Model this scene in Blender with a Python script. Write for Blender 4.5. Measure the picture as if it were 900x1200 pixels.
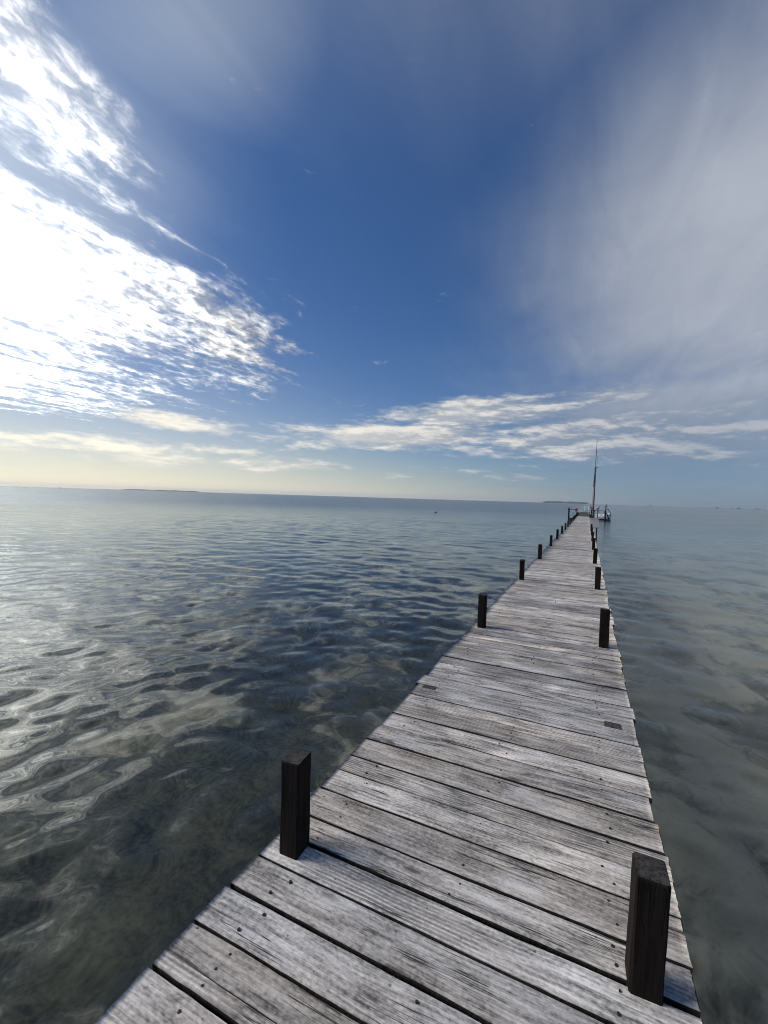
import bpy, math, random
import numpy as np
from mathutils import Vector, Matrix, noise as mnoise

R = math.radians
random.seed(11)
rng = np.random.default_rng(5)
scene = bpy.context.scene
for o in list(bpy.data.objects):
    bpy.data.objects.remove(o)
col = scene.collection

# ------------------------------------------------------------------ frame of reference
# the pier runs along +Y, water surface z = 0, deck top z = DECK; azimuths are measured from +Y towards +X
DECK = 0.80
EYE = 2.30
CAM_AZ, CAM_PITCH, CAM_ROLL = -24.950, -1.915, 1.751
SUN_AZ, SUN_EL = -108.0, 40.0

# ------------------------------------------------------------------ camera
cd = bpy.data.cameras.new('camera')
cam = bpy.data.objects.new('camera', cd)
col.objects.link(cam)
cd.sensor_width = 36.0
cd.lens = 507.59 / 1200.0 * 36.0
cd.clip_start = 0.05
cd.clip_end = 40000.0
cam.location = (0, 0, EYE)
cam.rotation_euler = (Matrix.Rotation(R(-CAM_AZ), 3, 'Z') @ Matrix.Rotation(R(90 + CAM_PITCH), 3, 'X')
                      @ Matrix.Rotation(R(CAM_ROLL), 3, 'Z')).to_euler()
scene.camera = cam

# ------------------------------------------------------------------ render settings
scene.view_settings.view_transform = 'Standard'
scene.view_settings.look = 'None'
scene.view_settings.exposure = 0.0
scene.view_settings.gamma = 1.0
scene.render.engine = 'CYCLES'
cy = scene.cycles
cy.use_denoising = True
cy.max_bounces = 8
cy.diffuse_bounces = 3
cy.glossy_bounces = 3
cy.transmission_bounces = 6
cy.transparent_max_bounces = 6
cy.volume_bounces = 0
cy.blur_glossy = 0.3
cy.filter_width = 1.05
cy.sample_clamp_indirect = 6.0


# ------------------------------------------------------------------ node helper: sockets with operators
class S:
    def __init__(s, nt, sock):
        s.nt, s.k = nt, sock

    def _m(s, op, *a, clamp=False):
        n = s.nt.nodes.new('ShaderNodeMath')
        n.operation = op
        n.use_clamp = clamp
        for i, v in enumerate((s,) + a):
            if isinstance(v, S):
                s.nt.links.new(v.k, n.inputs[i])
            else:
                n.inputs[i].default_value = v
        return S(s.nt, n.outputs[0])

    def __add__(s, b): return s._m('ADD', b)
    __radd__ = __add__
    def __sub__(s, b): return s._m('SUBTRACT', b)
    def __rsub__(s, b): return (s * -1.0) + b
    def __mul__(s, b): return s._m('MULTIPLY', b)
    __rmul__ = __mul__
    def __truediv__(s, b): return s._m('DIVIDE', b)
    def pow(s, b): return s._m('POWER', b)
    def max(s, b): return s._m('MAXIMUM', b)
    def min(s, b): return s._m('MINIMUM', b)
    def abs(s): return s._m('ABSOLUTE')
    def sin(s): return s._m('SINE')
    def exp(s): return s._m('EXPONENT')
    def asin(s): return s._m('ARCSINE')
    def atan2(s, b): return s._m('ARCTAN2', b)
    def clamp(s): return s._m('ADD', 0.0, clamp=True)

    def step(s, a, b, smooth=True):
        n = s.nt.nodes.new('ShaderNodeMapRange')
        n.interpolation_type = 'SMOOTHSTEP' if smooth else 'LINEAR'
        s.nt.links.new(s.k, n.inputs['Value'])
        n.inputs['From Min'].default_value = a
        n.inputs['From Max'].default_value = b
        return S(s.nt, n.outputs[0])


class G:
    """a node tree with shorthand for the nodes used here"""
    def __init__(g, nt):
        g.nt = nt

    def node(g, t, **kw):
        n = g.nt.nodes.new(t)
        for k, v in kw.items():
            setattr(n, k, v)
        return n

    def put(g, sock, v):
        if isinstance(v, S):
            g.nt.links.new(v.k, sock)
        elif v is not None:
            sock.default_value = v

    def coord(g, which='Object'):
        return S(g.nt, g.node('ShaderNodeTexCoord').outputs[which])

    def xyz(g, v):
        n = g.node('ShaderNodeSeparateXYZ')
        g.put(n.inputs[0], v)
        return [S(g.nt, n.outputs[i]) for i in range(3)]

    def vec(g, x, y, z=0.0):
        n = g.node('ShaderNodeCombineXYZ')
        for i, v in enumerate((x, y, z)):
            g.put(n.inputs[i], v)
        return S(g.nt, n.outputs[0])

    def noise(g, v, scale=1.0, detail=4.0, rough=0.55, dist=0.0, lac=2.0):
        n = g.node('ShaderNodeTexNoise')
        g.put(n.inputs['Vector'], v)
        n.inputs['Scale'].default_value = scale
        n.inputs['Detail'].default_value = detail
        n.inputs['Roughness'].default_value = rough
        n.inputs['Distortion'].default_value = dist
        n.inputs['Lacunarity'].default_value = lac
        return S(g.nt, n.outputs['Fac'])

    def voronoi(g, v, scale, feature='F1'):
        n = g.node('ShaderNodeTexVoronoi', feature=feature)
        g.put(n.inputs['Vector'], v)
        n.inputs['Scale'].default_value = scale
        return S(g.nt, n.outputs['Distance'])

    def mix(g, f, a, b, mode='MIX'):
        n = g.node('ShaderNodeMix', data_type='RGBA', blend_type=mode)
        g.put(n.inputs[0], f)
        for i, v in ((6, a), (7, b)):
            if isinstance(v, S):
                g.nt.links.new(v.k, n.inputs[i])
            else:
                n.inputs[i].default_value = (*v, 1.0)
        return S(g.nt, n.outputs[2])

    def scale(g, c, f):
        n = g.node('ShaderNodeVectorMath', operation='SCALE')
        g.put(n.inputs[0], c)
        g.put(n.inputs['Scale'], f)
        return S(g.nt, n.outputs[0])

    def bump(g, h, dist=1.0, strength=1.0, normal=None):
        n = g.node('ShaderNodeBump')
        g.put(n.inputs['Height'], h)
        n.inputs['Distance'].default_value = dist
        n.inputs['Strength'].default_value = strength
        if normal is not None:
            g.put(n.inputs['Normal'], normal)
        return S(g.nt, n.outputs[0])


# ------------------------------------------------------------------ world: daylight sky with cloud layers
world = bpy.data.worlds.new('World')
scene.world = world
world.use_nodes = True
nt = world.node_tree
nt.nodes.clear()
g = G(nt)
sky = g.node('ShaderNodeTexSky', sky_type='NISHITA')
sky.sun_disc = False
sky.sun_elevation = R(SUN_EL)
sky.sun_rotation = R(SUN_AZ)
sky.altitude = 0.0
sky.air_density = 1.0
sky.dust_density = 0.6
sky.ozone_density = 2.5
SKY_STRENGTH = 0.066

d = g.coord('Generated')
dx, dy, dz = g.xyz(d)
el = dz.asin() * 57.29578
az = dx.atan2(dy) * 57.29578                      # degrees from the pier's direction
sv = Vector((math.sin(R(SUN_AZ)) * math.cos(R(SUN_EL)), math.cos(R(SUN_AZ)) * math.cos(R(SUN_EL)), math.sin(R(SUN_EL))))
sdot = (dx * sv.x + dy * sv.y + dz * sv.z).max(0.0)
zz = dz.max(0.0) + 0.05
pu, pv = dx / zz, dy / zz                         # the cloud deck seen as a level sheet


def blob(a0, e0, ra, re, rot=0.0, p=1.0):
    """soft elliptical patch of cloud cover on the celestial sphere (degrees)"""
    a, e = az - a0, el - e0
    if rot:
        c, s = math.cos(R(rot)), math.sin(R(rot))
        a, e = a * c + e * s, e * c - a * s
    q = (a * (1 / ra)).pow(2.0) + (e * (1 / re)).pow(2.0)
    return (q * -p).exp()


# bright broken altocumulus towards the sun
warp = g.noise(g.vec(pu, pv, 3.0), 1.6, 3, 0.5) - 0.5
nA = g.noise(g.vec(pu * 2.6 + warp * 0.9, pv * 0.95 + warp * 0.7, 1.3), 1.5, 9, 0.62, 0.25)
nA2 = g.noise(g.vec(pu * 2.0 + pv * 0.4, pv * 1.3, 7.1), 9.0, 5, 0.62, 0.4)
mA = (blob(-66, 20.5, 22, 9.0, -6) * 1.30).max(blob(-48, 20.0, 12, 5.6, -24) * 0.90).max(blob(-65, 36.5, 17, 5.6, -30) * 0.80)
mA = mA.max(blob(-82, 30, 11, 16) * 1.0).max(blob(-68, 10.0, 18, 2.4) * 0.80).max(blob(-110, 30, 26, 18) * 0.72)
covA = (mA * 0.66 + (nA - 0.5) * 1.30 + (nA2 - 0.5) * 0.36).step(0.20, 0.66)
# low cumulus bands over the horizon
def cumulus(e):
    return (g.noise(g.vec(az * 0.085 + e * 0.05, e * 0.42, 4.2), 1.25, 8, 0.6, 0.2) * 0.72
            + g.noise(g.vec(az * 0.22 + e * 0.1, e * 0.75, 9.0), 2.0, 7, 0.62, 0.3) * 0.28)


nC = cumulus(el)
nCup = cumulus(el + 0.75)
mC = (blob(-12, 11.0, 17, 2.2, 3) * 0.98).max(blob(-22, 8.0, 19, 1.9, 3) * 1.0).max(blob(-52, 8.1, 10, 1.2, -3) * 0.72)
mC = mC.max(blob(-66, 5.0, 24, 1.4) * 0.66).max(blob(-40, 3.6, 34, 1.2) * 0.58).max(blob(4, 7.4, 18, 3.2) * 1.10)
covC = (mC * 0.66 + (nC - 0.5) * 1.55).step(0.205, 0.58)
# soft grey veil
nB = g.noise(g.vec(pu, pv, 9.0), 0.8, 4, 0.5, 0.3)
nB2 = g.noise(g.vec(pu * 3.0, pv * 0.8, 2.0), 2.0, 5, 0.6, 0.5)
mB = (blob(15, 24, 25, 20, -20) * 1.22).max(blob(34, 34, 30, 26) * 1.15).max(blob(-48, 45, 22, 9.0, 14) * 0.72)
mB = mB.max(blob(-12, 58, 46, 20) * 0.80).max(blob(12, 9, 23, 8.5) * 1.2).max(blob(-70, 27, 26, 19) * 0.85).max(blob(120, 35, 50, 30) * 0.5)
covB = (mB * 0.95 + (nB - 0.5) * 0.55 + (nB2 - 0.5) * 0.18).step(0.06, 1.10) * 0.95

# colours (linear light leaving each part of the sky)
base = S(nt, sky.outputs[0])
base = g.mix(1.0, base, (0.55, 0.87, 1.27), 'MULTIPLY')
gv = Vector((math.sin(R(-77)) * math.cos(R(20)), math.cos(R(-77)) * math.cos(R(20)), math.sin(R(20))))   # the brightest cloud, just out of frame
gl2 = (dx * gv.x + dy * gv.y + dz * gv.z).max(0.0).pow(6.0)
gl1 = (dx * gv.x + dy * gv.y + dz * gv.z).max(0.0)
horiz = (el.max(0.0) * (gl1 * 0.28 - 0.42)).exp()
skycol = g.scale(base, SKY_STRENGTH)
hcol = g.mix(gl1.pow(1.5), (0.215, 0.295, 0.385), (1.38, 1.22, 0.86))
skycol = g.mix(horiz * 0.92, skycol, hcol)
colB = g.mix((blob(24, 26, 34, 30) + (nB2 - 0.5) * 0.5 + (nB - 0.5) * 0.6).clamp(), (0.125, 0.165, 0.255), (0.45, 0.49, 0.565))
colB = g.mix(blob(6, 5, 24, 5.5) * 0.9, colB, (0.19, 0.27, 0.38))
colB = g.mix(gl1.pow(4.0), colB, (0.62, 0.72, 0.86))
nA3 = g.noise(g.vec(pu * 1.7 + warp * 0.5, pv * 0.8, 5.0), 3.4, 6, 0.6, 0.5)
thick = nA * 0.30 + nA2 * 0.34 + nA3 * 0.36
litA = g.mix(thick.step(0.415, 0.63), (0.19, 0.205, 0.235), (1.0, 0.985, 0.94))
litA = g.scale(litA, 0.70 + gl2 * 0.55 + gl1.pow(13.0) * 5.0)
litC = g.mix(((nC - nCup) * 3.2 + (nC - 0.5) * 1.2 + 0.38).step(0.15, 0.85), (0.22, 0.285, 0.39), (0.74, 0.72, 0.70))
litC = g.mix(gl1.pow(2.5), litC, (1.30, 1.20, 0.98))
c = g.mix(covB, skycol, colB)
c = g.mix(covC * (0.92 - 0.55 * blob(14, 8, 15, 9)), c, litC)
c = g.mix(covA * 0.97, c, litA)
bg = g.node('ShaderNodeBackground')
g.put(bg.inputs['Color'], c)
bg.inputs['Strength'].default_value = 1.0
wo = g.node('ShaderNodeOutputWorld')
nt.links.new(bg.outputs[0], wo.inputs['Surface'])
world.cycles.sampling_method = 'MANUAL'
world.cycles.sample_map_resolution = 1024

# ------------------------------------------------------------------ sun, spread wide by the cloud in front of it
sd = bpy.data.lights.new('sun', 'SUN')
sd.energy = 2.8
sd.angle = R(30)
sd.color = (1.0, 0.93, 0.82)
sun = bpy.data.objects.new('sun', sd)
col.objects.link(sun)
sun.rotation_euler = sv.to_track_quat('Z', 'Y').to_euler()
sun.location = (0, 0, 60)


# ------------------------------------------------------------------ object helpers
def tag(o, label=None, cat=None, group=None, kind=None):
    for k, v in (('label', label), ('category', cat), ('group', group), ('kind', kind)):
        if v:
            o[k] = v
    return o


def empty(name, loc=(0, 0, 0)):
    o = bpy.data.objects.new(name, None)
    o.location = loc
    o.empty_display_size = 0.2
    col.objects.link(o)
    return o


def obj(name, mesh, mat=None, parent=None, loc=(0, 0, 0), rot=(0, 0, 0)):
    o = bpy.data.objects.new(name, mesh)
    if mat is not None and not mesh.materials:
        mesh.materials.append(mat)
    o.location = loc
    o.rotation_euler = rot
    if parent is not None:
        o.parent = parent
    col.objects.link(o)
    return o


class MB:
    """collects vertices and faces of one mesh"""
    def __init__(s):
        s.v, s.f, s.smooth = [], [], []

    def add(s, vs, fs, smooth=False):
        b = len(s.v)
        s.v += [tuple(p) for p in vs]
        s.f += [tuple(b + i for i in f) for f in fs]
        s.smooth += [smooth] * len(fs)

    def box(s, c, size, rotz=0.0, bev=0.0, m=None):
        """a box with chamfered edges, centred on c"""
        hx, hy, hz = (q / 2 for q in size)
        b = min(bev, hx * .6, hy * .6, hz * .6)
        vs, fs = [], []
        if b <= 0:
            prof = [(-hz, 0), (hz, 0)]
        else:
            prof = [(-hz, b), (-hz + b, 0), (hz - b, 0), (hz, b)]
        for z, i in prof:
            k = b if b > 0 else 0
            x, y = hx - i, hy - i
            cc = k if (b > 0 and i == 0) else 0
            if b > 0:
                e = b
                ring = [(-x + e, -y), (x - e, -y), (x, -y + e), (x, y - e), (x - e, y), (-x + e, y), (-x, y - e), (-x, -y + e)]
            else:
                ring = [(-x, -y), (x, -y), (x, y), (-x, y)]
            vs += [(p[0], p[1], z) for p in ring]
        n = 8 if b > 0 else 4
        L = len(prof)
        for k in range(L - 1):
            for i in range(n):
                j = (i + 1) % n
                fs.append((k * n + i, k * n + j, (k + 1) * n + j, (k + 1) * n + i))
        fs.append(tuple(reversed(range(n))))
        fs.append(tuple((L - 1) * n + i for i in range(n)))
        M = m if m is not None else Matrix.Translation(c) @ Matrix.Rotation(rotz, 4, 'Z')
        s.add([M @ Vector(p) for p in vs], fs)
        return s

    def bar(s, a, b, w, h=None, bev=0.0):
        """square bar from a to b"""
        a, b = Vector(a), Vector(b)
        dvec = b - a
        q = dvec.to_track_quat('Z', 'Y').to_matrix().to_4x4()
        M = Matrix.Translation((a + b) / 2) @ q
        return s.box((0, 0, 0), (w, h or w, dvec.length), 0, bev, M)

    def tube(s, pts, rad, n=8):
        """round tube along pts; rad is one radius or one per point"""
        pts = [Vector(p) for p in pts]
        if not hasattr(rad, '__len__'):
            rad = [rad] * len(pts)
        vs, fs = [], []
        for i, p in enumerate(pts):
            t = (pts[min(i + 1, len(pts) - 1)] - pts[max(i - 1, 0)]).normalized()
            x = t.orthogonal().normalized() if i == 0 else (x - t * x.dot(t)).normalized()
            y = t.cross(x)
            for k in range(n):
                a = 2 * math.pi * k / n
                vs.append(p + (x * math.cos(a) + y * math.sin(a)) * rad[i])
        for i in range(len(pts) - 1):
            for k in range(n):
                j = (k + 1) % n
                fs.append((i * n + k, i * n + j, (i + 1) * n + j, (i + 1) * n + k))
        fs.append(tuple(reversed(range(n))))
        fs.append(tuple((len(pts) - 1) * n + k for k in range(n)))
        s.add(vs, fs, True)
        return s

    def mesh(s, name, mat=None):
        m = bpy.data.meshes.new(name)
        m.from_pydata(s.v, [], s.f)
        m.polygons.foreach_set('use_smooth', s.smooth)
        if mat:
            m.materials.append(mat)
        m.update()
        return m

    def build(s, name, mat, parent=None, loc=(0, 0, 0)):
        return obj(name, s.mesh(name, mat), None, parent, loc)


def new_mat(name):
    m = bpy.data.materials.new(name)
    m.use_nodes = True
    m.node_tree.nodes.clear()
    gg = G(m.node_tree)
    out = gg.node('ShaderNodeOutputMaterial')
    return m, gg, out


def principled(gg, out, color, rough=0.7, normal=None, spec=0.4, metallic=0.0):
    b = gg.node('ShaderNodeBsdfPrincipled')
    if isinstance(color, S):
        gg.put(b.inputs['Base Color'], color)
    else:
        b.inputs['Base Color'].default_value = (*color, 1)
    gg.put(b.inputs['Roughness'], rough)
    b.inputs['Specular IOR Level'].default_value = spec
    b.inputs['Metallic'].default_value = metallic
    if normal is not None:
        gg.put(b.inputs['Normal'], normal)
    gg.nt.links.new(b.outputs[0], out.inputs['Surface'])
    return b


# ------------------------------------------------------------------ materials
def mat_plank():
    m, q, out = new_mat('weathered_wood')
    co = q.coord('Object')
    x, y, z = q.xyz(co)
    oi = q.node('ShaderNodeObjectInfo')
    rnd = S(q.nt, oi.outputs['Random'])
    ox, oy = rnd * 61.0, rnd * 23.0
    wob = (q.noise(q.vec(x * 1.3 + ox, y * 5.0, oy), 1.0, 2, 0.5) - 0.5) * 0.05
    yy = y + wob
    grain = q.noise(q.vec(x * 2.2 + ox, yy * 75.0 + oy, z * 30.0), 1.0, 6, 0.62, 0.3)
    fine = q.noise(q.vec(x * 9.0 + ox, yy * 240.0 + oy, z * 90.0), 1.0, 4, 0.65)
    blotch = q.noise(q.vec(x * 2.6 + ox, y * 9.0 + oy, 0.0), 1.0, 5, 0.6, 0.6)
    stain = q.noise(q.vec(x * 3.2 + oy, y * 14.0 + ox, 5.0), 1.0, 6, 0.66, 0.9)
    speck = q.noise(q.vec(x * 55.0 + ox, y * 90.0 + oy, z * 60.0), 1.0, 3, 0.6)
    wear = q.noise(q.vec(x * 5.0 + ox, y * 16.0 - oy, 8.0), 1.0, 5, 0.65, 0.4)
    v = grain * 0.62 + fine * 0.28 + blotch * 0.50 + wear * 0.34 + speck * 0.42
    v = v.step(0.91, 1.23, False)
    tone = q.mix(v, (0.125, 0.119, 0.111), (0.79, 0.77, 0.74))
    tint = q.mix(q.noise(q.vec(x * 1.1 + ox, y * 4.0, 2.0), 1.0, 3, 0.5).step(0.35, 0.7), (1.03, 0.985, 0.95), (0.98, 0.99, 1.01))
    tone = q.mix(1.0, tone, tint, 'MULTIPLY')
    # every plank has weathered a little differently
    per = (rnd * 7.31)._m('FRACT') * 0.55 + 0.68
    tone = q.mix(1.0, tone, q.mix((rnd * 5.13)._m('FRACT').step(0.25, 0.8), (1.045, 1.0, 0.945), (1.0, 1.0, 1.0)), 'MULTIPLY')
    tone = q.scale(tone, per)
    # black mould stains, drying cracks and pits
    st = stain.step(0.53, 0.66) * ((rnd * 13.7)._m('FRACT') * 0.75 + 0.15)
    tone = q.mix(st * 0.85, tone, (0.060, 0.058, 0.058))
    cr = (q.noise(q.vec(x * 0.9 + ox * 2.0, yy * 46.0 + oy, 1.0), 1.0, 3, 0.45) - 0.5).abs().step(0.013, 0.003)
    cm = q.noise(q.vec(x * 2.0 - ox, y * 6.0, 11.0), 1.0, 2, 0.5).step(0.50, 0.60)
    crack = cr * cm
    pit = q.noise(q.vec(x * 30.0 - ox, y * 55.0, 3.0), 1.0, 2, 0.5).step(0.70, 0.76)
    dark = (crack.max(pit * 0.8)).clamp()
    tone = q.mix(dark * 0.9, tone, (0.018, 0.017, 0.016))
    # knots, and patches bleached by the sun
    kn = q.voronoi(q.vec(x * 1.7 + ox, y * 6.5 + oy * 3.0, rnd * 9.0), 1.0)
    tone = q.mix(kn.step(0.10, 0.045) * 0.75, tone, (0.05, 0.044, 0.040))
    ring = (kn * 70.0).sin() * kn.step(0.34, 0.14)
    tone = q.mix((ring * 0.35).clamp(), tone, (0.09, 0.085, 0.08))
    bl2 = q.noise(q.vec(x * 1.9 - oy, y * 7.0 + ox, 17.0), 1.0, 5, 0.62, 0.5).step(0.55, 0.72)
    tone = q.mix(bl2 * 0.55 * (1.0 - st), tone, (0.74, 0.73, 0.72))
    # machined ribs still read on some boards
    rib_on = (rnd * 3.77)._m('FRACT').step(0.25, 0.45) * q.noise(q.vec(x * 1.5 + ox, y * 5.0, 14.0), 1.0, 3, 0.5).step(0.38, 0.56)
    rib = ((yy * (2 * math.pi / 0.0148)).sin() * 0.5 + 0.5).pow(1.6)
    tone = q.mix(rib_on * (1.0 - rib) * 0.62, tone, (0.06, 0.058, 0.055))
    h = grain * 0.0042 + fine * 0.0016 + rib * rib_on * 0.0026 - crack * 0.004 - pit * 0.002 + speck * 0.0022
    nrm = q.bump(h, 1.0, 0.75)
    principled(q, out, tone, 0.78, nrm, 0.25)
    return m


def mat_post(name, lo, hi, rough=0.75, sx=55.0):
    m, q, out = new_mat(name)
    x, y, z = q.xyz(q.coord('Object'))
    rnd = S(q.nt, q.node('ShaderNodeObjectInfo').outputs['Random']) * 40.0
    gr = q.noise(q.vec(x * sx + rnd, y * sx, z * 3.0 + rnd), 1.0, 6, 0.6, 0.4)
    bl = q.noise(q.vec(x * 8.0 + rnd, y * 8.0, z * 4.0), 1.0, 4, 0.6)
    cr = (q.noise(q.vec(x * 38.0 - rnd, y * 38.0, z * 1.3), 1.0, 3, 0.5) - 0.5).abs().step(0.016, 0.004)
    v = (gr * 0.7 + bl * 0.5).step(0.42, 0.82, False)
    tone = q.mix(v, lo, hi)
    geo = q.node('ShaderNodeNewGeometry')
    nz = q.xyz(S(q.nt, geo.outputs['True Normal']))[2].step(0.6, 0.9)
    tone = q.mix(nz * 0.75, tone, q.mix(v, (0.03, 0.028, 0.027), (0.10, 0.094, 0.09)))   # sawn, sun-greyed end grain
    tone = q.mix(cr * 0.8, tone, (0.008, 0.007, 0.006))
    nrm = q.bump(gr * 0.003 + cr * -0.003, 1.0, 0.8)
    principled(q, out, tone, rough, nrm, 0.12)
    return m


def mat_plain(name, c, rough=0.6, spec=0.4, vary=0.25, sc=6.0, metallic=0.0):
    m, q, out = new_mat(name)
    n = q.noise(q.coord('Object'), sc, 5, 0.6)
    t = q.mix(n, tuple(k * (1 - vary) for k in c), tuple(min(1, k * (1 + vary)) for k in c))
    principled(q, out, t, rough, q.bump(n, 0.01, 0.3), spec, metallic)
    return m


M_PLANK = mat_plank()
M_POST = mat_post('dark_post_wood', (0.005, 0.004, 0.0035), (0.026, 0.019, 0.016), 0.9)
M_BEAM = mat_post('beam_wood', (0.025, 0.022, 0.018), (0.09, 0.08, 0.07))
M_GAP_SHADE = mat_post('gap_shade_wood', (0.018, 0.017, 0.015), (0.060, 0.057, 0.052))  # darker plank wood: shade between the boards painted into the colour
M_OLD = mat_post('dark_deck_wood', (0.06, 0.055, 0.05), (0.16, 0.15, 0.145))
M_NAIL = mat_plain('rusted_iron', (0.022, 0.018, 0.016), 0.7)
M_WHITE = mat_plain('white_paint', (0.82, 0.82, 0.80), 0.5)
M_BOARD = mat_plain('faded_board', (0.52, 0.50, 0.47), 0.7, 0.3, 0.15, 9.0)
M_RED = mat_plain('red_cloth', (0.55, 0.05, 0.05), 0.85)
M_MAST = mat_plain('mast_wood', (0.10, 0.08, 0.072), 0.6)
M_GREYMETAL = mat_plain('grey_metal', (0.30, 0.31, 0.33), 0.45, 0.5, 0.15)
M_BIRD = mat_plain('bird_feathers', (0.03, 0.03, 0.033), 0.8)
M_HULL = mat_plain('dark_hull', (0.06, 0.07, 0.085), 0.6)
M_BUOY = mat_plain('dark_buoy', (0.02, 0.02, 0.022), 0.5)


# ------------------------------------------------------------------ water: a real rippled sheet, shallow and clear by the pier
def mat_water():
    m, q, out = new_mat('sea_water')
    co = q.coord('Object')
    x, y, z = q.xyz(co)
    dist = (x * x + y * y).pow(0.5)
    w1 = q.noise(q.vec(x * 0.55, y * 1.25, 0.0), 1.7, 3, 0.5, 0.3)
    w2 = q.noise(q.vec(x * 0.6, y * 1.35, 4.0), 5.0, 3, 0.55, 0.3)
    w3 = q.noise(q.vec(x * 0.45, y * 1.4, 8.0), 0.42, 4, 0.55, 0.2)
    far = dist.step(8.0, 45.0)
    near = dist.step(12.0, 3.0)
    gust = q.noise(q.vec(x * 0.02, y * 0.05, 2.0), 1.0, 3, 0.5).step(0.3, 0.7) * 0.6 + 0.6
    side = q.noise(q.vec(x * 0.22, y * 0.16, 20.0), 1.0, 2, 0.5).step(0.35, 0.65) * 0.7 + 0.3
    h = w2 * 0.0085 * side * (1.0 - near * 0.88) + w1 * 0.105 * far * gust + w3 * 0.17 * far * gust
    nrm = q.bump(h, 1.0, 1.0)
    b = q.node('ShaderNodeBsdfGlass')
    b.inputs['Color'].default_value = (0.88, 0.91, 0.89, 1)
    b.inputs['IOR'].default_value = 1.45
    q.put(b.inputs['Roughness'], dist.step(10.0, 110.0) * 0.25 + 0.004)   # ripples too fine to resolve far out
    q.put(b.inputs['Normal'], nrm)
    q.nt.links.new(b.outputs[0], out.inputs['Surface'])
    return m


def build_water():
    cx, cy_ = 0.0, 0.0
    a_f = np.arange(-100.0, 45.0, 0.36)                       # fine fan over the seen side (azimuth, degrees)
    a_c = np.arange(45.0, 260.0, 5.0)
    A = np.radians(np.concatenate([a_f, a_c]))
    r1 = 0.7 * 1.0072 ** np.arange(0, 690)
    r2 = r1[-1] * 1.09 ** np.arange(1, 56)
    RR = np.concatenate([r1, r2[r2 < 6200]])
    na, nr = len(A), len(RR)
    rr, aa = np.meshgrid(RR, A, indexing='ij')
    X, Y = rr * np.sin(aa), rr * np.cos(aa)
    Z = np.zeros_like(X)
    space = np.maximum(rr * 0.0072, rr * np.radians(0.36))
    # calmer, rounder water in the pier's lee on the left near the camera
    lee = np.exp(-(((X + 4.5) / 4.0) ** 2 + ((Y - 3.0) / 4.5) ** 2))
    for i in range(104):
        lam = 0.18 * (10.0 ** (rng.random() ** 1.1))          # 0.18 .. 1.8 m
        spread = 0.75 if lam > 0.5 else 1.1
        th = R(6) + rng.normal() * spread                     # travel direction, mostly along the pier
        k = 2 * math.pi / lam
        slope = (0.0095 if lam > 0.85 else 0.0150 if lam > 0.24 else 0.0115) * (0.75 + 0.5 * rng.random())
        amp = slope / k
        ph = rng.random() * 6.283
        w = np.clip((lam / space - 3.0) / 3.0, 0, 1)
        calm = 1.0 - lee * (0.40 if lam < 0.30 else 0.10)
        Z += amp * w * calm * np.sin(k * (X * math.sin(th) + Y * math.cos(th)) + ph)
    Z += 0.006 * np.sin(2 * math.pi / 5.5 * (Y * .98 + X * .2)) * np.clip((5.5 / space - 3) / 3, 0, 1)
    verts = np.stack([X, Y, Z], -1).reshape(-1, 3)
    verts = np.vstack([verts, [[0, 0, 0]]])
    i = np.arange(nr - 1)[:, None]
    j = np.arange(na)[None, :]
    j2 = (j + 1) % na
    quads = np.stack([i * na + j + 0 * j2, i * na + j2, (i + 1) * na + j2, (i + 1) * na + j + 0 * j2], -1).reshape(-1, 4)
    tris = np.array([[nr * na, (k + 1) % na, k] for k in range(na)])
    me = bpy.data.meshes.new('sea')
    nq, ntri = len(quads), len(tris)
    me.vertices.add(len(verts))
    me.vertices.foreach_set('co', verts.ravel())
    me.loops.add(nq * 4 + ntri * 3)
    me.loops.foreach_set('vertex_index', np.concatenate([quads[:, ::-1].ravel(), tris[:, ::-1].ravel()]))
    me.polygons.add(nq + ntri)
    me.polygons.foreach_set('loop_start', np.concatenate([np.arange(nq) * 4, nq * 4 + np.arange(ntri) * 3]))
    me.polygons.foreach_set('use_smooth', np.ones(nq + ntri, dtype=bool))
    me.update(calc_edges=True)
    me.validate()
    # face up
    if me.polygons[0].normal.z < 0:
        me.flip_normals()
    o = obj('sea', me, mat_water())
    tag(o, 'rippled grey blue sea around the pier', None, None, 'structure')


build_water()


def mat_seabed():
    m, q, out = new_mat('seabed_sand')
    x, y, z = q.xyz(q.coord('Object'))
    dist = (x * x + y * y).pow(0.5)
    weed = q.noise(q.vec(x, y * 0.75 + x * 0.25, 0.0), 0.62, 6, 0.62, 0.5)
    lump = q.noise(q.vec(x, y, 3.0), 3.2, 5, 0.65, 0.4)
    fine = q.noise(q.vec(x, y, 5.0), 22.0, 4, 0.65)
    lee = x.step(1.5, -1.0)
    cover = (weed * 0.80 + lump * 0.34 + lee * 0.085).step(0.53, 0.66)
    sand = q.mix(fine * 0.5 + lump * 0.5, (0.29, 0.265, 0.19), (0.66, 0.60, 0.45))
    grass = q.mix((fine * 0.5 + lump * 0.6).step(0.35, 0.75), (0.010, 0.013, 0.010), (0.10, 0.10, 0.065))
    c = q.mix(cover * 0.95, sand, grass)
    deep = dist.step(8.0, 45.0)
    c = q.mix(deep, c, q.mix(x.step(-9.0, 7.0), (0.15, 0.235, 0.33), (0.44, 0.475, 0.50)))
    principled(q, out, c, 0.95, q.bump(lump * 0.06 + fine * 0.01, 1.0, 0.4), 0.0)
    return m


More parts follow.
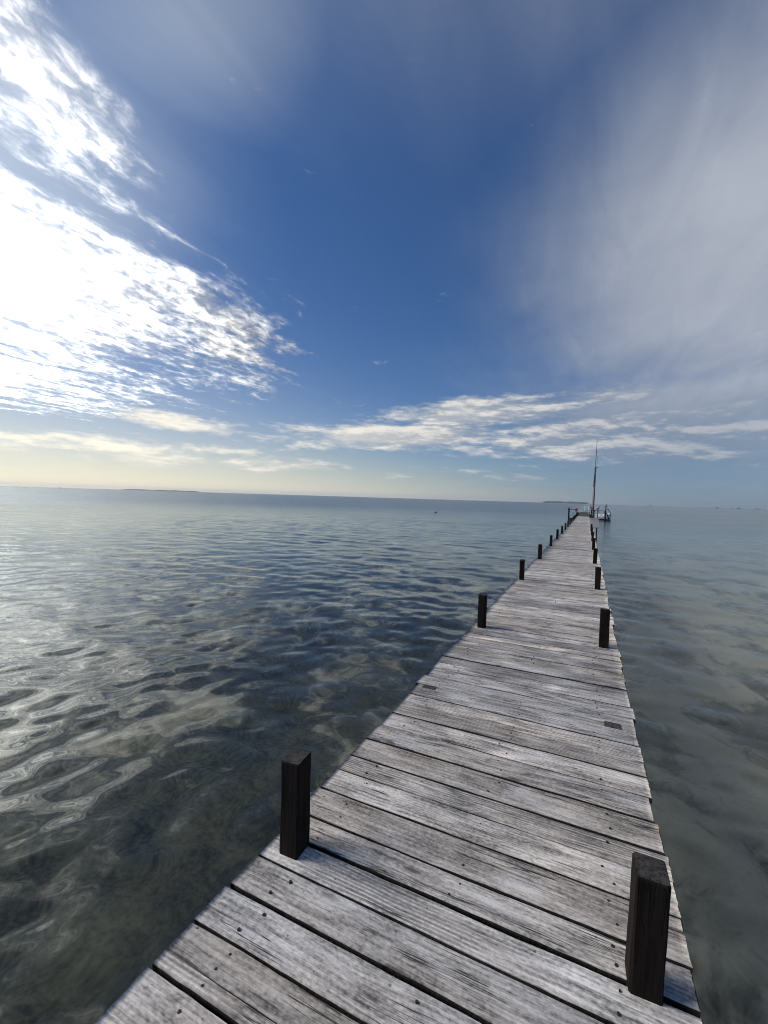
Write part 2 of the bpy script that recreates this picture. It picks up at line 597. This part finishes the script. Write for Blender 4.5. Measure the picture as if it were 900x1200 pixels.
def build_seabed():
    A = np.radians(np.arange(0, 360, 2.0))
    RR = np.concatenate([0.4 * 1.035 ** np.arange(0, 150), 0.4 * 1.035 ** 149 * 1.15 ** np.arange(1, 40)])
    vs = [(0, 0, -0.9)]
    for r in RR:
        for a in A:
            x, y = r * math.sin(a), r * math.cos(a)
            z = -0.85 - 0.25 * mnoise.noise(Vector((x * .5, y * .4, 0))) - 0.10 * mnoise.noise(Vector((x * 1.9, y * 1.7, 4)))
            z -= 2.2 * min(1.0, max(0.0, (r - 8) / 70.0)) + 0.25 * min(1, max(0, -x) / 8)
            vs.append((x, y, min(z, -0.45)))
    na = len(A)
    fs = [(0, 1 + (k + 1) % na, 1 + k) for k in range(na)]
    for i in range(len(RR) - 1):
        for k in range(na):
            k2 = (k + 1) % na
            fs.append((1 + i * na + k, 1 + i * na + k2, 1 + (i + 1) * na + k2, 1 + (i + 1) * na + k))
    fs = [tuple(reversed(f)) for f in fs]
    me = bpy.data.meshes.new('seabed')
    me.from_pydata(vs, [], fs)
    me.polygons.foreach_set('use_smooth', [True] * len(fs))
    me.update()
    if me.polygons[5].normal.z < 0:
        me.flip_normals()
    o = obj('seabed', me, mat_seabed())
    tag(o, 'sandy seabed with dark weed patches under the shallow water', None, None, 'structure')


build_seabed()

# ------------------------------------------------------------------ the pier
pier = empty('pier', (0, 0, 0))
tag(pier, 'long weathered grey plank pier running out over the sea', 'pier')


def bend(t):
    """the pier drifts a little to the right as it runs out"""
    return 0.0042 * max(0.0, t - 5.0)


L_EDGE, R_EDGE = -1.185, 0.372


def plank_mesh(length, width, thick, nseg, ntop, seed, jit):
    """one worn board, long axis X, top at z = 0"""
    rg = random.Random(seed)
    hw = width / 2
    b = 0.0035
    prof = [(-hw + .002, -thick), (-hw, -b * 1.2), (-hw + b, 0)]
    for k in range(ntop):
        prof.append((-hw + b + (width - 2 * b) * (k + 1) / (ntop + 1), 0.0))
    prof += [(hw - b, 0), (hw, -b * 1.2), (hw - .002, -thick)]
    n = len(prof)
    cup = rg.uniform(-.0022, .0022)
    vs, fs, sm = [], [], []
    ph = rg.uniform(0, 99)
    for i in range(nseg + 1):
        u = i / nseg
        x = (u - .5) * length
        e1 = mnoise.noise(Vector((x * 3.1 + ph, 0, 0))) * jit + mnoise.noise(Vector((x * 14 + ph, 2, 0))) * jit * .5
        e2 = mnoise.noise(Vector((x * 3.1 + ph, 7, 0))) * jit + mnoise.noise(Vector((x * 14 + ph, 9, 0))) * jit * .5
        wz = mnoise.noise(Vector((x * 1.3 + ph, 4, 0))) * jit * .8
        for (y, z) in prof:
            yy = y + (e1 if y < 0 else e2) * (abs(y) / hw) ** 2
            zz_ = z + wz + cup * ((y / hw) ** 2 - .4) * (1 if z > -.02 else 0)
            if z == 0 and jit > 0.0012:
                zz_ += mnoise.noise(Vector((x * 9 + ph, y * 40, 3))) * jit * .35
            vs.append((x, yy, zz_))
    # rough-sawn, weather-rounded ends
    for k in range(n):
        for row, sgn in ((0, 1), (nseg, -1)):
            x, y, z = vs[row * n + k]
            vs[row * n + k] = (x + sgn * (rg.uniform(0, .004) + (.004 if prof[k][1] == 0 else 0)), y, z)
    for i in range(nseg):
        for k in range(n - 1):
            fs.append((i * n + k, (i + 1) * n + k, (i + 1) * n + k + 1, i * n + k + 1))
            sm.append(True)
        fs.append((i * n + n - 1, (i + 1) * n + n - 1, (i + 1) * n, i * n))
        sm.append(False)
    fs.append(tuple(reversed(range(n))))
    fs.append(tuple(nseg * n + k for k in range(n)))
    fs = [tuple(reversed(f)) for f in fs]
    sm += [False, False]
    side = ([1] + [0] * (n - 3) + [1, 1]) * nseg + [1, 1]        # 1: sides, underside and ends, with the gap shade put into their colour
    return vs, fs, sm, side


def mk_mesh(name, data, mat):
    me = bpy.data.meshes.new(name)
    me.from_pydata(data[0], [], data[1])
    me.polygons.foreach_set('use_smooth', data[2])
    me.materials.append(mat)
    me.materials.append(M_GAP_SHADE)
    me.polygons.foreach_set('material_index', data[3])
    me.update()
    return me


# board edges measured near the camera (near side, far side), then an irregular run to the end
edges = [(0.36, .515), (.528, .70), (.713, .899), (.911, .957), (.963, 1.066), (1.079, 1.224), (1.238, 1.384), (1.396, 1.522),
         (1.540, 1.664), (1.678, 1.856), (1.868, 2.028), (2.040, 2.176), (2.190, 2.370), (2.384, 2.566), (2.576, 2.747), (2.757, 2.906),
         (2.916, 3.080), (3.092, 3.288), (3.291, 3.475), (3.484, 3.650), (3.655, 3.812)]
t = 3.822
rp = random.Random(3)
while t < 84.0:
    w = rp.choice([.13, .15, .165, .175, .185, .19])
    edges.append((t, t + w))
    t += w + rp.choice([.004, .007, .010, .012, .016])

DARK_FROM = 55.5
N_PARTS = 296
near_planks, far_stuff = [], MB()
shared = {}
old_stuff = MB()
for i, (a, b) in enumerate(edges):
    tc, w = (a + b) / 2, b - a
    le = L_EDGE + bend(tc) + rp.uniform(-.012, .012)
    re_ = R_EDGE + bend(tc) + rp.uniform(-.014, .014)
    if rp.random() < .12:
        re_ += rp.uniform(.004, .014)
    if rp.random() < .10:
        le -= rp.uniform(.004, .014)
    if i in (3, 4):
        le += .0
    ln = re_ - le
    c = ((le + re_) / 2, tc, DECK + rp.uniform(-.0025, .0025))
    rz = rp.gauss(0, .0022)
    rx = rp.gauss(0, .008)
    if i < N_PARTS:
        if tc < 4.0:
            me = mk_mesh('plank', plank_mesh(ln, w, .034, 56, 7, i, .0034), M_PLANK)
        elif tc < 12:
            me = mk_mesh('plank', plank_mesh(ln, w, .034, 22, 2, i, .0030), M_PLANK)
        else:
            key = (round(w, 3), i % 3)
            if key not in shared:
                shared[key] = mk_mesh('plank', plank_mesh(1.557, w, .034, 5, 0, i, .003), M_PLANK)
            me = shared[key]
        o = obj('plank', me, None, pier, c, (rx, 0, rz))
        near_planks.append(o)
    else:
        d3 = plank_mesh(ln, w, .034, 2, 0, i, .002)
        tgt = far_stuff if tc < DARK_FROM else old_stuff
        tgt.add([(p[0] + c[0], p[1] + c[1], p[2] + c[2]) for p in d3[0]], d3[1])
if far_stuff.v:
    o = far_stuff.build('plank', M_PLANK, pier)
    tag(o, 'far run of grey planks', kind='stuff')
if old_stuff.v:
    o = old_stuff.build('plank', M_OLD, pier)
    tag(o, 'darker planks at the far end of the pier', kind='stuff')


# posts: each is a pile that comes up through the deck beside its edge
def post_mesh(w, dpt, top, seed):
    mb = MB()
    rg = random.Random(seed)
    hx, hy = w / 2, dpt / 2
    e = .006
    ring = [(-hx + e, -hy), (hx - e, -hy), (hx, -hy + e), (hx, hy - e), (hx - e, hy), (-hx + e, hy), (-hx, hy - e), (-hx, -hy + e)]
    zs = [-2.4, -.8, -.2] + [top * k / 8 for k in range(0, 8)] + [top - .006, top]
    vs, fs = [], []
    tx, ty = rg.uniform(-.004, .004), rg.uniform(-.006, .006)
    for k, z in enumerate(zs):
        s_ = 1.0 if k < len(zs) - 1 else .93
        for q, (x, y) in enumerate(ring):
            jx = mnoise.noise(Vector((q // 2 * 5.1, z * 6, seed))) * .003
            jy = mnoise.noise(Vector((q // 2 * 3.7, z * 6, seed + 9))) * .003
            zt = z + (tx * x / hx + ty * y / hy if z > top - .01 else 0)
            vs.append((x * s_ + jx, y * s_ + jy, zt))
    n = 8
    for k in range(len(zs) - 1):
        for q in range(n):
            r_ = (q + 1) % n
            fs.append((k * n + q, k * n + r_, (k + 1) * n + r_, (k + 1) * n + q))
    fs.append(tuple((len(zs) - 1) * n + q for q in range(n)))
    mb.add(vs, fs)
    return mb.mesh('post', M_POST)


left_t = [1.484, 5.13, 8.67, 12.12, 15.9, 19.3, 22.8, 26.3, 29.7, 33.2, 36.7, 40.2, 43.7, 47.2, 50.8, 54.3, 57.9, 61.5]
right_t = [1.552, 5.09, 8.50, 12.10, 15.67, 19.35, 22.9, 26.6, 30.1, 33.6, 37.1, 40.6, 44.1, 47.5, 51.1, 54.6, 58.2, 61.8]
for i, tt in enumerate(left_t):
    x = (-1.062 if i < 2 else -1.085 + .006 * i) + bend(tt) * .6
    hgt = [.398, .392, .383, .39, .38, .40, .385, .39, .38, .39, .38, .39, .38, .39, .38, .40, .39, .38][i]
    obj('post', post_mesh(.088, .10, hgt, i), None, pier, (x, tt, DECK), (0, 0, rp.uniform(-.05, .05)))
for i, tt in enumerate(right_t):
    x = .226 + (.004 if i else 0) + bend(tt) * 1.1
    hgt = [.374, .40, .39, .385, .39, .38, .39, .38, .39, .385, .39, .38, .39, .38, .40, .38, .39, .38][i]
    o = obj('post', post_mesh(.092, .098, hgt, 40 + i), None, pier, (x, tt, DECK), ((0, .012, .04) if i == 0 else (0, rp.uniform(-.01, .02), rp.uniform(-.05, .05))))
# two old posts sawn off flush with the boards
for x, yv, w, dd in ((-1.068, 3.255, .105, .062), (.226, 3.295, .105, .075)):
    mb = MB()
    mb.box((0, 0, -.4), (w, dd, .812), .02, .004)
    o = mb.build('post_stub', M_OLD, pier, (x, yv, DECK + .001))

# beams and crossbars below the boards
for x in (-1.0, -.39, .15):
    mb = MB()
    ys = list(np.arange(.1, 84.2, 4.0))
    for a, b in zip(ys[:-1], ys[1:]):
        mb.bar((x + bend(a), a, DECK - .105), (x + bend(b), b, DECK - .105), .06, .13)
    mb.build('beam', M_BEAM, pier)
for tt in [1.5 + 3.55 * k for k in range(24)]:
    mb = MB()
    mb.box((0, 0, 0), (1.5, .07, .14), 0, .004)
    mb.build('crossbar', M_BEAM, pier, (-.41 + bend(tt), tt + .09, DECK - .245))

# nails: two or three square-cut heads per board and beam, half sunk
mb = MB()
rn = random.Random(21)
for i, (a, b) in enumerate(edges):
    tc, w = (a + b) / 2, b - a
    if tc > 24:
        break
    for x in (-.995, -.385, .148):
        n = 2 if w > .1 else 1
        for k in range(n):
            if rn.random() < .34:
                continue
            yy = tc + (0 if n == 1 else (k - .5) * w * rn.uniform(.42, .6))
            xx = x + bend(tc) + rn.gauss(0, .020)
            rr = rn.uniform(.0048, .0082)
            zc = DECK + .0035
            ang = rn.uniform(0, 3)
            ring = [(xx + rr * math.cos(ang + q * math.pi / 3) * rn.uniform(.8, 1.2), yy + rr * math.sin(ang + q * math.pi / 3) * rn.uniform(.8, 1.2)) for q in range(6)]
            vs = [(p[0], p[1], zc - .012) for p in ring] + [(xx + (p[0] - xx) * .8, yy + (p[1] - yy) * .8, zc) for p in ring]
            fs = [(q, (q + 1) % 6, 6 + (q + 1) % 6, 6 + q) for q in range(6)] + [(6, 7, 8, 9, 10, 11)]
            mb.add(vs, fs)
o = mb.build('nail', M_NAIL, pier)
tag(o, 'dark rusted nail heads in rows along the boards', kind='stuff')

# ------------------------------------------------------------------ sign board beside the far part of the deck
sb = empty('sign_board', (.47, 26.9, DECK))
tag(sb, 'pale grey square board on two dark legs at the right edge of the pier', 'sign board')
mb = MB(); mb.box((0, 0, .43), (.46, .035, .50), 0, .006); mb.build('panel', M_BOARD, sb)
mb = MB(); mb.box((0, -.022, .69), (.50, .05, .03), 0, .004); mb.build('cap', M_BOARD, sb)
mb = MB(); mb.box((-.03, -.02, .45), (.05, .012, .04), 0, .002); mb.build('latch', M_GREYMETAL, sb)
for x in (-.15, .13):
    mb = MB(); mb.bar((x, .045, -2.2), (x, .045, .62), .055, .055, .004); mb.build('leg', M_POST, sb)


# ------------------------------------------------------------------ landings at either side near the end of the pier
def boards(root, x0, x1, y0, y1, z, mat, name='plank'):
    y = y0
    me = None
    while y + .15 < y1:
        if me is None:
            me = mk_mesh(name, plank_mesh(x1 - x0, .15, .034, 3, 0, 5, .003), mat)
        obj(name, me, None, root, ((x0 + x1) / 2, y + .075, z), (0, 0, rp.gauss(0, .003)))
        y += .165


LOW = 0.27                                                        # the landings lie low over the water
ll = empty('landing', (-1.0, 63.7, LOW))
tag(ll, 'small dark timber landing with crossed railing left of the far pier', 'landing')
boards(ll, -1.16, .0, 0, 2.2, 0, M_OLD)
for x, y in ((-1.08, .05), (-.06, .05), (-1.08, 2.1)):
    mb = MB(); mb.bar((x, y, -2.4), (x, y, 1.36), .13, .13, .006); mb.build('post', M_POST, ll)
mb = MB(); mb.bar((-1.16, .05, 1.20), (.04, .05, 1.20), .14, .06, .004); mb.build('handrail', M_POST, ll)
mb = MB(); mb.bar((-1.08, .12, 1.20), (-1.08, 2.2, 1.20), .06, .12, .004); mb.build('handrail', M_POST, ll)
mb = MB(); mb.bar((-1.02, .03, .14), (-.12, .03, 1.05), .07, .03); mb.build('brace', M_POST, ll)
mb = MB(); mb.bar((-1.02, .07, 1.05), (-.12, .07, .14), .07, .03); mb.build('brace', M_POST, ll)
mb = MB(); mb.bar((-1.14, .06, -.10), (.0, .06, -.10), .08, .12); mb.build('beam', M_POST, ll)

rl = empty('landing', (.72, 65.6, LOW))
tag(rl, 'larger timber landing with crossed railing right of the far pier', 'landing')
boards(rl, .0, 2.25, 0, 2.8, 0, M_OLD)
for x, y in ((.02, .04), (.78, .04), (1.74, .04), (1.74, 2.7), (.4, 2.7)):
    tall = x > 1.7 and y < 1
    mb = MB(); mb.bar((x, y, -2.4), (x, y, 1.52 if tall else 1.16), 0.12 if tall else .09, .09, .006); mb.build('post', M_POST, rl)
mb = MB(); mb.bar((-.05, .04, 1.12), (1.80, .04, 1.12), .08, .09, .004); mb.build('handrail', M_POST, rl)
mb = MB(); mb.bar((.07, .04, .50), (.73, .04, .50), .07, .07, .004); mb.build('handrail', M_POST, rl)
mb = MB(); mb.bar((.30, 2.7, 1.12), (1.80, 2.7, 1.12), .08, .09, .004); mb.build('handrail', M_WHITE, rl)
mb = MB(); mb.bar((.86, .02, .14), (1.64, .02, 1.04), .09, .03); mb.build('brace', M_POST, rl)
mb = MB(); mb.bar((.86, .065, 1.04), (1.64, .065, .14), .09, .03); mb.build('brace', M_POST, rl)
mb = MB(); mb.bar((-.02, .05, -.11), (2.2, .05, -.11), .10, .14); mb.build('beam', M_POST, rl)

# boarding ladder at the outer end of the right landing
ld = empty('ladder', (2.60, 65.7, LOW))
tag(ld, 'dark boarding ladder sloping off the outer end of the right landing', 'ladder')
for y in (0, .6):
    mb = MB(); mb.tube([(0, y, 1.45), (.18, y, 1.32), (.42, y, .92), (.52, y, .62), (.44, y, .48)], .030); mb.build('handrail', M_POST, ld)
    mb = MB(); mb.bar((-.02, y, .80), (.44, y, -.32), .07, .13); mb.build('stringer', M_POST, ld)
for k in range(5):
    f = (k + .5) / 5
    mb = MB(); mb.box((.46 * f - .02, .3, .80 - 1.12 * f), (.12, .52, .03), 0, .003); mb.build('rung', M_POST, ld)

# white hooped hand rails at the very end of the pier
hr = empty('ladder_rail', (.13, 83.6, DECK))
tag(hr, 'pair of white hooped ladder rails at the end of the pier', 'ladder rail')
for x in (-.28, .28):
    mb = MB(); mb.tube([(x, 0, 0), (x, 0, .75), (x, .08, .95), (x, .25, 1.02), (x, .42, .95), (x, .5, .7), (x, .5, -1.4)], .035, 8)
    mb.build('rail', M_WHITE, hr)

# mast: a lower pole, a crosspiece and a thinner topmast lashed to its left side
ms = empty('mast', (.93, 66.0, LOW))
ms.scale = (1.29, 1.29, 1.29)
tag(ms, 'tall thin two-part mast rising from the far end of the pier', 'mast')
mb = MB(); mb.tube([(0, 0, -1.6), (0, 0, 0), (.03, 0, 2.6), (.06, 0, 5.4)], [.08, .076, .07, .056], 10); mb.build('lower_pole', M_MAST, ms)
mb = MB(); mb.tube([(-.07, -.03, 3.4), (-.02, -.03, 5.3), (.04, -.02, 7.1), (.07, -.02, 8.45)], [.058, .055, .048, .022], 8); mb.build('topmast', M_GREYMETAL, ms)
for z in (3.6, 4.9):
    mb = MB(); mb.box((-.015 + .02 * (z - 3.6), -.01, z), (.20, .14, .07), 0, .01); mb.build('clamp', M_GREYMETAL, ms)
mb = MB(); mb.bar((-.10, .02, 5.42), (.26, .02, 5.42), .05, .06, .004); mb.build('crosspiece', M_MAST, ms)
mb = MB(); mb.tube([(.20, .02, 5.44), (.17, 0, 6.4), (.075, -.02, 7.3)], .010, 5); mb.build('stay', M_GREYMETAL, ms)
mb = MB(); mb.tube([(-.13, -.05, -.1), (-.12, -.05, 1.6), (-.09, -.04, 3.4)], .026, 6); mb.build('halyard', mat_plain('pale_red_rope', (.45, .25, .24), .8), ms)

# red cloth over the left landing's rail post
mb = MB()
vs, fs = [], []
nx, nz = 7, 9
for j in range(nz):
    for i in range(nx):
        u, v_ = i / (nx - 1) - .5, j / (nz - 1)
        a = v_ * 2 - 1
        vs.append((u * .26 * (1 + .2 * abs(a)) + .012 * math.sin(j * 2.1), .085 * a + .012 * math.sin(i * 2.3 + j), .34 * (1 - abs(a) ** 1.6) - .30 + .012 * math.sin(i * 3.1)))
for j in range(nz - 1):
    for i in range(nx - 1):
        fs.append((j * nx + i, j * nx + i + 1, (j + 1) * nx + i + 1, (j + 1) * nx + i))
mb.add(vs, fs, True)
rc = mb.build('cloth', M_RED, None, (-1.16, 63.74, LOW + 1.30))
mo = rc.modifiers.new('thickness', 'SOLIDIFY'); mo.thickness = .02
tag(rc, 'small red cloth hung over the railing left of the far pier', 'cloth')


# ------------------------------------------------------------------ dark birds perched by the mast
def bird(loc, rz, label, swim=False):
    root = empty('seabird', loc)
    root.rotation_euler = (0, 0, rz)
    tag(root, label, 'bird', 'dark seabirds perched at the far landings')
    mb = MB()
    mb.tube([(-.30, 0, .10), (-.18, 0, .14), (-.05, 0, .19), (.06, 0, .26), (.11, 0, .34), (.13, 0, .42), (.15, 0, .48), (.20, 0, .49), (.235, 0, .48)],
            [.012, .05, .085, .085, .055, .035, .042, .034, .012], 10)
    mb.build('body', M_BIRD, root)
    mb = MB(); mb.tube([(.225, 0, .482), (.27, 0, .475), (.31, 0, .455)], [.013, .009, .003], 6); mb.build('bill', M_GREYMETAL, root)
    for s_ in (-1, 1):
        mb = MB()
        mb.tube([(.07, .075 * s_, .28), (-.06, .09 * s_, .20), (-.20, .055 * s_, .13), (-.30, .02 * s_, .08)], [.02, .035, .025, .005], 6)
        mb.build('wing', M_BIRD, root)
        mb = MB(); mb.tube([(.02, .03 * s_, .14), (.03, .035 * s_, 0)], .010, 5); mb.build('leg', M_BIRD, root)
    return root


bird((.70, 65.0, DECK + .74), 2.6, 'dark seabird perched left of the mast foot')
bird((1.52, 65.64, LOW + 1.165), .4, 'dark seabird perched on the rail right of the mast')
bird((2.46, 65.64, LOW + 1.52), 1.2, 'dark seabird perched on the tall post above the ladder')
# the post the first bird stands on
bp = MB(); bp.bar((0, 0, -2.6), (0, 0, .74), .09, .09, .006)
o = bp.build('post', M_POST, pier, (.70, 65.0, DECK))

# white open boat moored behind the right landing
wb = empty('rowing_boat', (1.9, 70.6, 0))
wb.rotation_euler = (0, 0, R(8))
tag(wb, 'small white open boat moored behind the right landing', 'boat')


def hull(mb, L, W, H, n=14, draft=.18, inner=True):
    vs, fs = [], []
    m = 7
    for i in range(n + 1):
        u = i / n
        x = (u - .5) * L
        wv = W / 2 * (math.sin(min(1, u * 1.25 + .30) * math.pi / 2) if u < .5 else math.cos(max(0, (u - .45) / .55) ** 2.2 * math.pi / 2) + .015)
        sh = H * (1 + .35 * (2 * u - .9) ** 2)
        for k in range(m):
            a = k / (m - 1) * math.pi
            cx_ = -math.cos(a)
            yy = wv * (abs(cx_) ** .55) * (1 if cx_ > 0 else -1)
            zz_ = -draft + (sh + draft) * (1 - math.sin(a) ** .8)
            vs.append((x, yy, zz_))
    for i in range(n):
        for k in range(m - 1):
            fs.append((i * m + k, i * m + k + 1, (i + 1) * m + k + 1, (i + 1) * m + k))
    fs.append(tuple(range(m)))
    mb.add(vs, fs, True)


mb = MB(); hull(mb, 3.0, 1.25, .75); h = mb.build('hull', M_WHITE, wb)
mo = h.modifiers.new('thickness', 'SOLIDIFY'); mo.thickness = .03
for x in (-.7, .2):
    mb = MB(); mb.box((x, 0, .42), (.24, 1.0, .03), 0, .004); mb.build('seat', M_BOARD, wb)
mb = MB(); mb.box((-1.62, 0, .78), (.22, .26, .36), 0, .05); mb.box((-1.60, 0, .25), (.10, .10, .8), 0, .02); mb.build('outboard_motor', M_HULL, wb)

# dark float far out on the left
fb = empty('buoy', (-22.6, 69.5, 0))
tag(fb, 'small dark buoy floating alone on open water left of the pier', 'buoy')
mb = MB(); mb.tube([(-.12, 0, -.14), (-.12, 0, .0), (-.12, 0, .16), (-.12, 0, .22)], [.06, .17, .13, .03], 12); mb.build('float', M_BUOY, fb)
mb = MB(); mb.tube([(.0, 0, .0), (-.25, 0, .03), (-.5, .02, .0)], .05, 6); mb.build('rope_end', M_BUOY, fb)


# ------------------------------------------------------------------ far islands and boats on the horizon
def polar(azd, dist, z=0.0):
    return Vector((dist * math.sin(R(azd)), dist * math.cos(R(azd)), z))


M_FOREST = mat_plain('island_trees', (.05, .065, .045), .95, 0, .5, .03)
M_SHORE = mat_plain('island_shore', (.12, .115, .10), .95, 0, .3, .02)


def island(az0, az1, dist, hmax, label, seed, gaps=()):
    rg = random.Random(seed)
    a, b = polar(az0, dist), polar(az1, dist)
    L = (b - a).length
    ux = (b - a).normalized()
    uy = Vector((-ux.y, ux.x, 0))
    mb = MB()
    n, m = 40, 8
    vs, fs = [], []
    for i in range(n + 1):
        u = i / n
        w = L * .10 * math.sin(u * math.pi) ** .5 + 2
        for k in range(m + 1):
            v_ = k / m * 2 - 1
            p = a + ux * (u * L) + uy * (v_ * w)
            vs.append((p.x, p.y, -1.5 + (3.5) * (1 - v_ * v_) * (math.sin(u * math.pi) ** .4 if 0 < u < 1 else 0)))
    for i in range(n):
        for k in range(m):
            fs.append((i * (m + 1) + k, i * (m + 1) + k + 1, (i + 1) * (m + 1) + k + 1, (i + 1) * (m + 1) + k))
    mb.add(vs, fs, True)
    o = mb.build('island', M_SHORE)
    tag(o, label, None, None, 'structure')
    # its wood: a mass of clumped crowns
    mb = MB()
    for k in range(420):
        u = rg.random()
        if any(g0 < u < g1 for g0, g1 in gaps) and rg.random() < .92:
            continue
        env = hmax * (.78 + .22 * mnoise.noise(Vector((u * 7, seed, 0)))) * min(1, math.sin(u * math.pi) * 4 + .25)
        r_ = rg.uniform(.35, .6) * max(3.0, env * .6)
        p = a + ux * (u * L) + uy * rg.uniform(-.08, .08) * L * .5
        zc = max(1.5, env - r_) * rg.uniform(.35, 1.0)
        vs = []
        for (x, y, z) in ((1, 0, 0), (.3, .95, .1), (-.8, .6, -.1), (-.8, -.6, .1), (.3, -.95, 0)):
            vs.append((p.x + x * r_ * rg.uniform(.8, 1.4), p.y + y * r_ * rg.uniform(.8, 1.4), zc + z * r_))
        vs += [(p.x + rg.uniform(-.4, .4) * r_, p.y, zc + r_ * rg.uniform(.6, 1.0)), (p.x, p.y, max(-.5, zc - r_ * 2.5))]
        fs = [(q, (q + 1) % 5, 5) for q in range(5)] + [((q + 1) % 5, q, 6) for q in range(5)]
        mb.add(vs, fs)
    o = mb.build('island_wood', M_FOREST)
    tag(o, label.replace('island', 'island wood'), 'wood', None, 'stuff')


island(-56.1, -48.0, 4200, 13, 'low dark wooded island on the horizon at the left', 2)
island(-4.9, .35, 4600, 25, 'blue grey wooded island on the horizon behind the mast', 8)


def ship(azd, dist, L, label):
    root = empty('fishing_boat', polar(azd, dist))
    root.rotation_euler = (0, 0, -R(azd) + R(random.uniform(-20, 20)))
    tag(root, label, 'boat', 'small boats on the horizon')
    mb = MB(); hull(mb, L, L * .28, L * .10, 10, .6); mb.build('hull', M_HULL, root)
    mb = MB(); mb.box((-L * .15, 0, L * .19), (L * .30, L * .2, L * .18), 0, .2); mb.build('wheelhouse', M_HULL, root)
    mb = MB(); mb.tube([(L * .1, 0, 0), (L * .1, 0, L * .42)], L * .012, 6); mb.build('mast', M_HULL, root)
    return root


ship(-61.8, 2400, 13, 'tiny dark boat alone on the left horizon')
ship(6.6, 2600, 16, 'tiny boat on the right horizon nearest to the mast')
ship(12.6, 2600, 17, 'tiny boat leftmost of the four far right on the horizon')
ship(13.8, 2900, 10, 'faintest tiny boat second of the four far right on the horizon')
ship(14.35, 2600, 19, 'tiny boat third and widest of the four far right on the horizon')
ship(15.75, 2600, 18, 'tiny boat rightmost on the horizon by the picture edge')


# ------------------------------------------------------------------ sea air: one even, thin haze round everything
mh = bpy.data.materials.new('sea_haze')
mh.use_nodes = True
mh.node_tree.nodes.clear()
hv = mh.node_tree.nodes.new('ShaderNodeVolumePrincipled')
hv.inputs['Color'].default_value = (.86, .92, 1.0, 1)
hv.inputs['Density'].default_value = 1.1e-4
hv.inputs['Anisotropy'].default_value = .3
ho = mh.node_tree.nodes.new('ShaderNodeOutputMaterial')
mh.node_tree.links.new(hv.outputs[0], ho.inputs['Volume'])
mb = MB(); mb.box((0, 0, 20.0), (14000, 14000, 54.0))
tag(mb.build('haze', mh), 'thin sea haze', None, None, 'stuff')
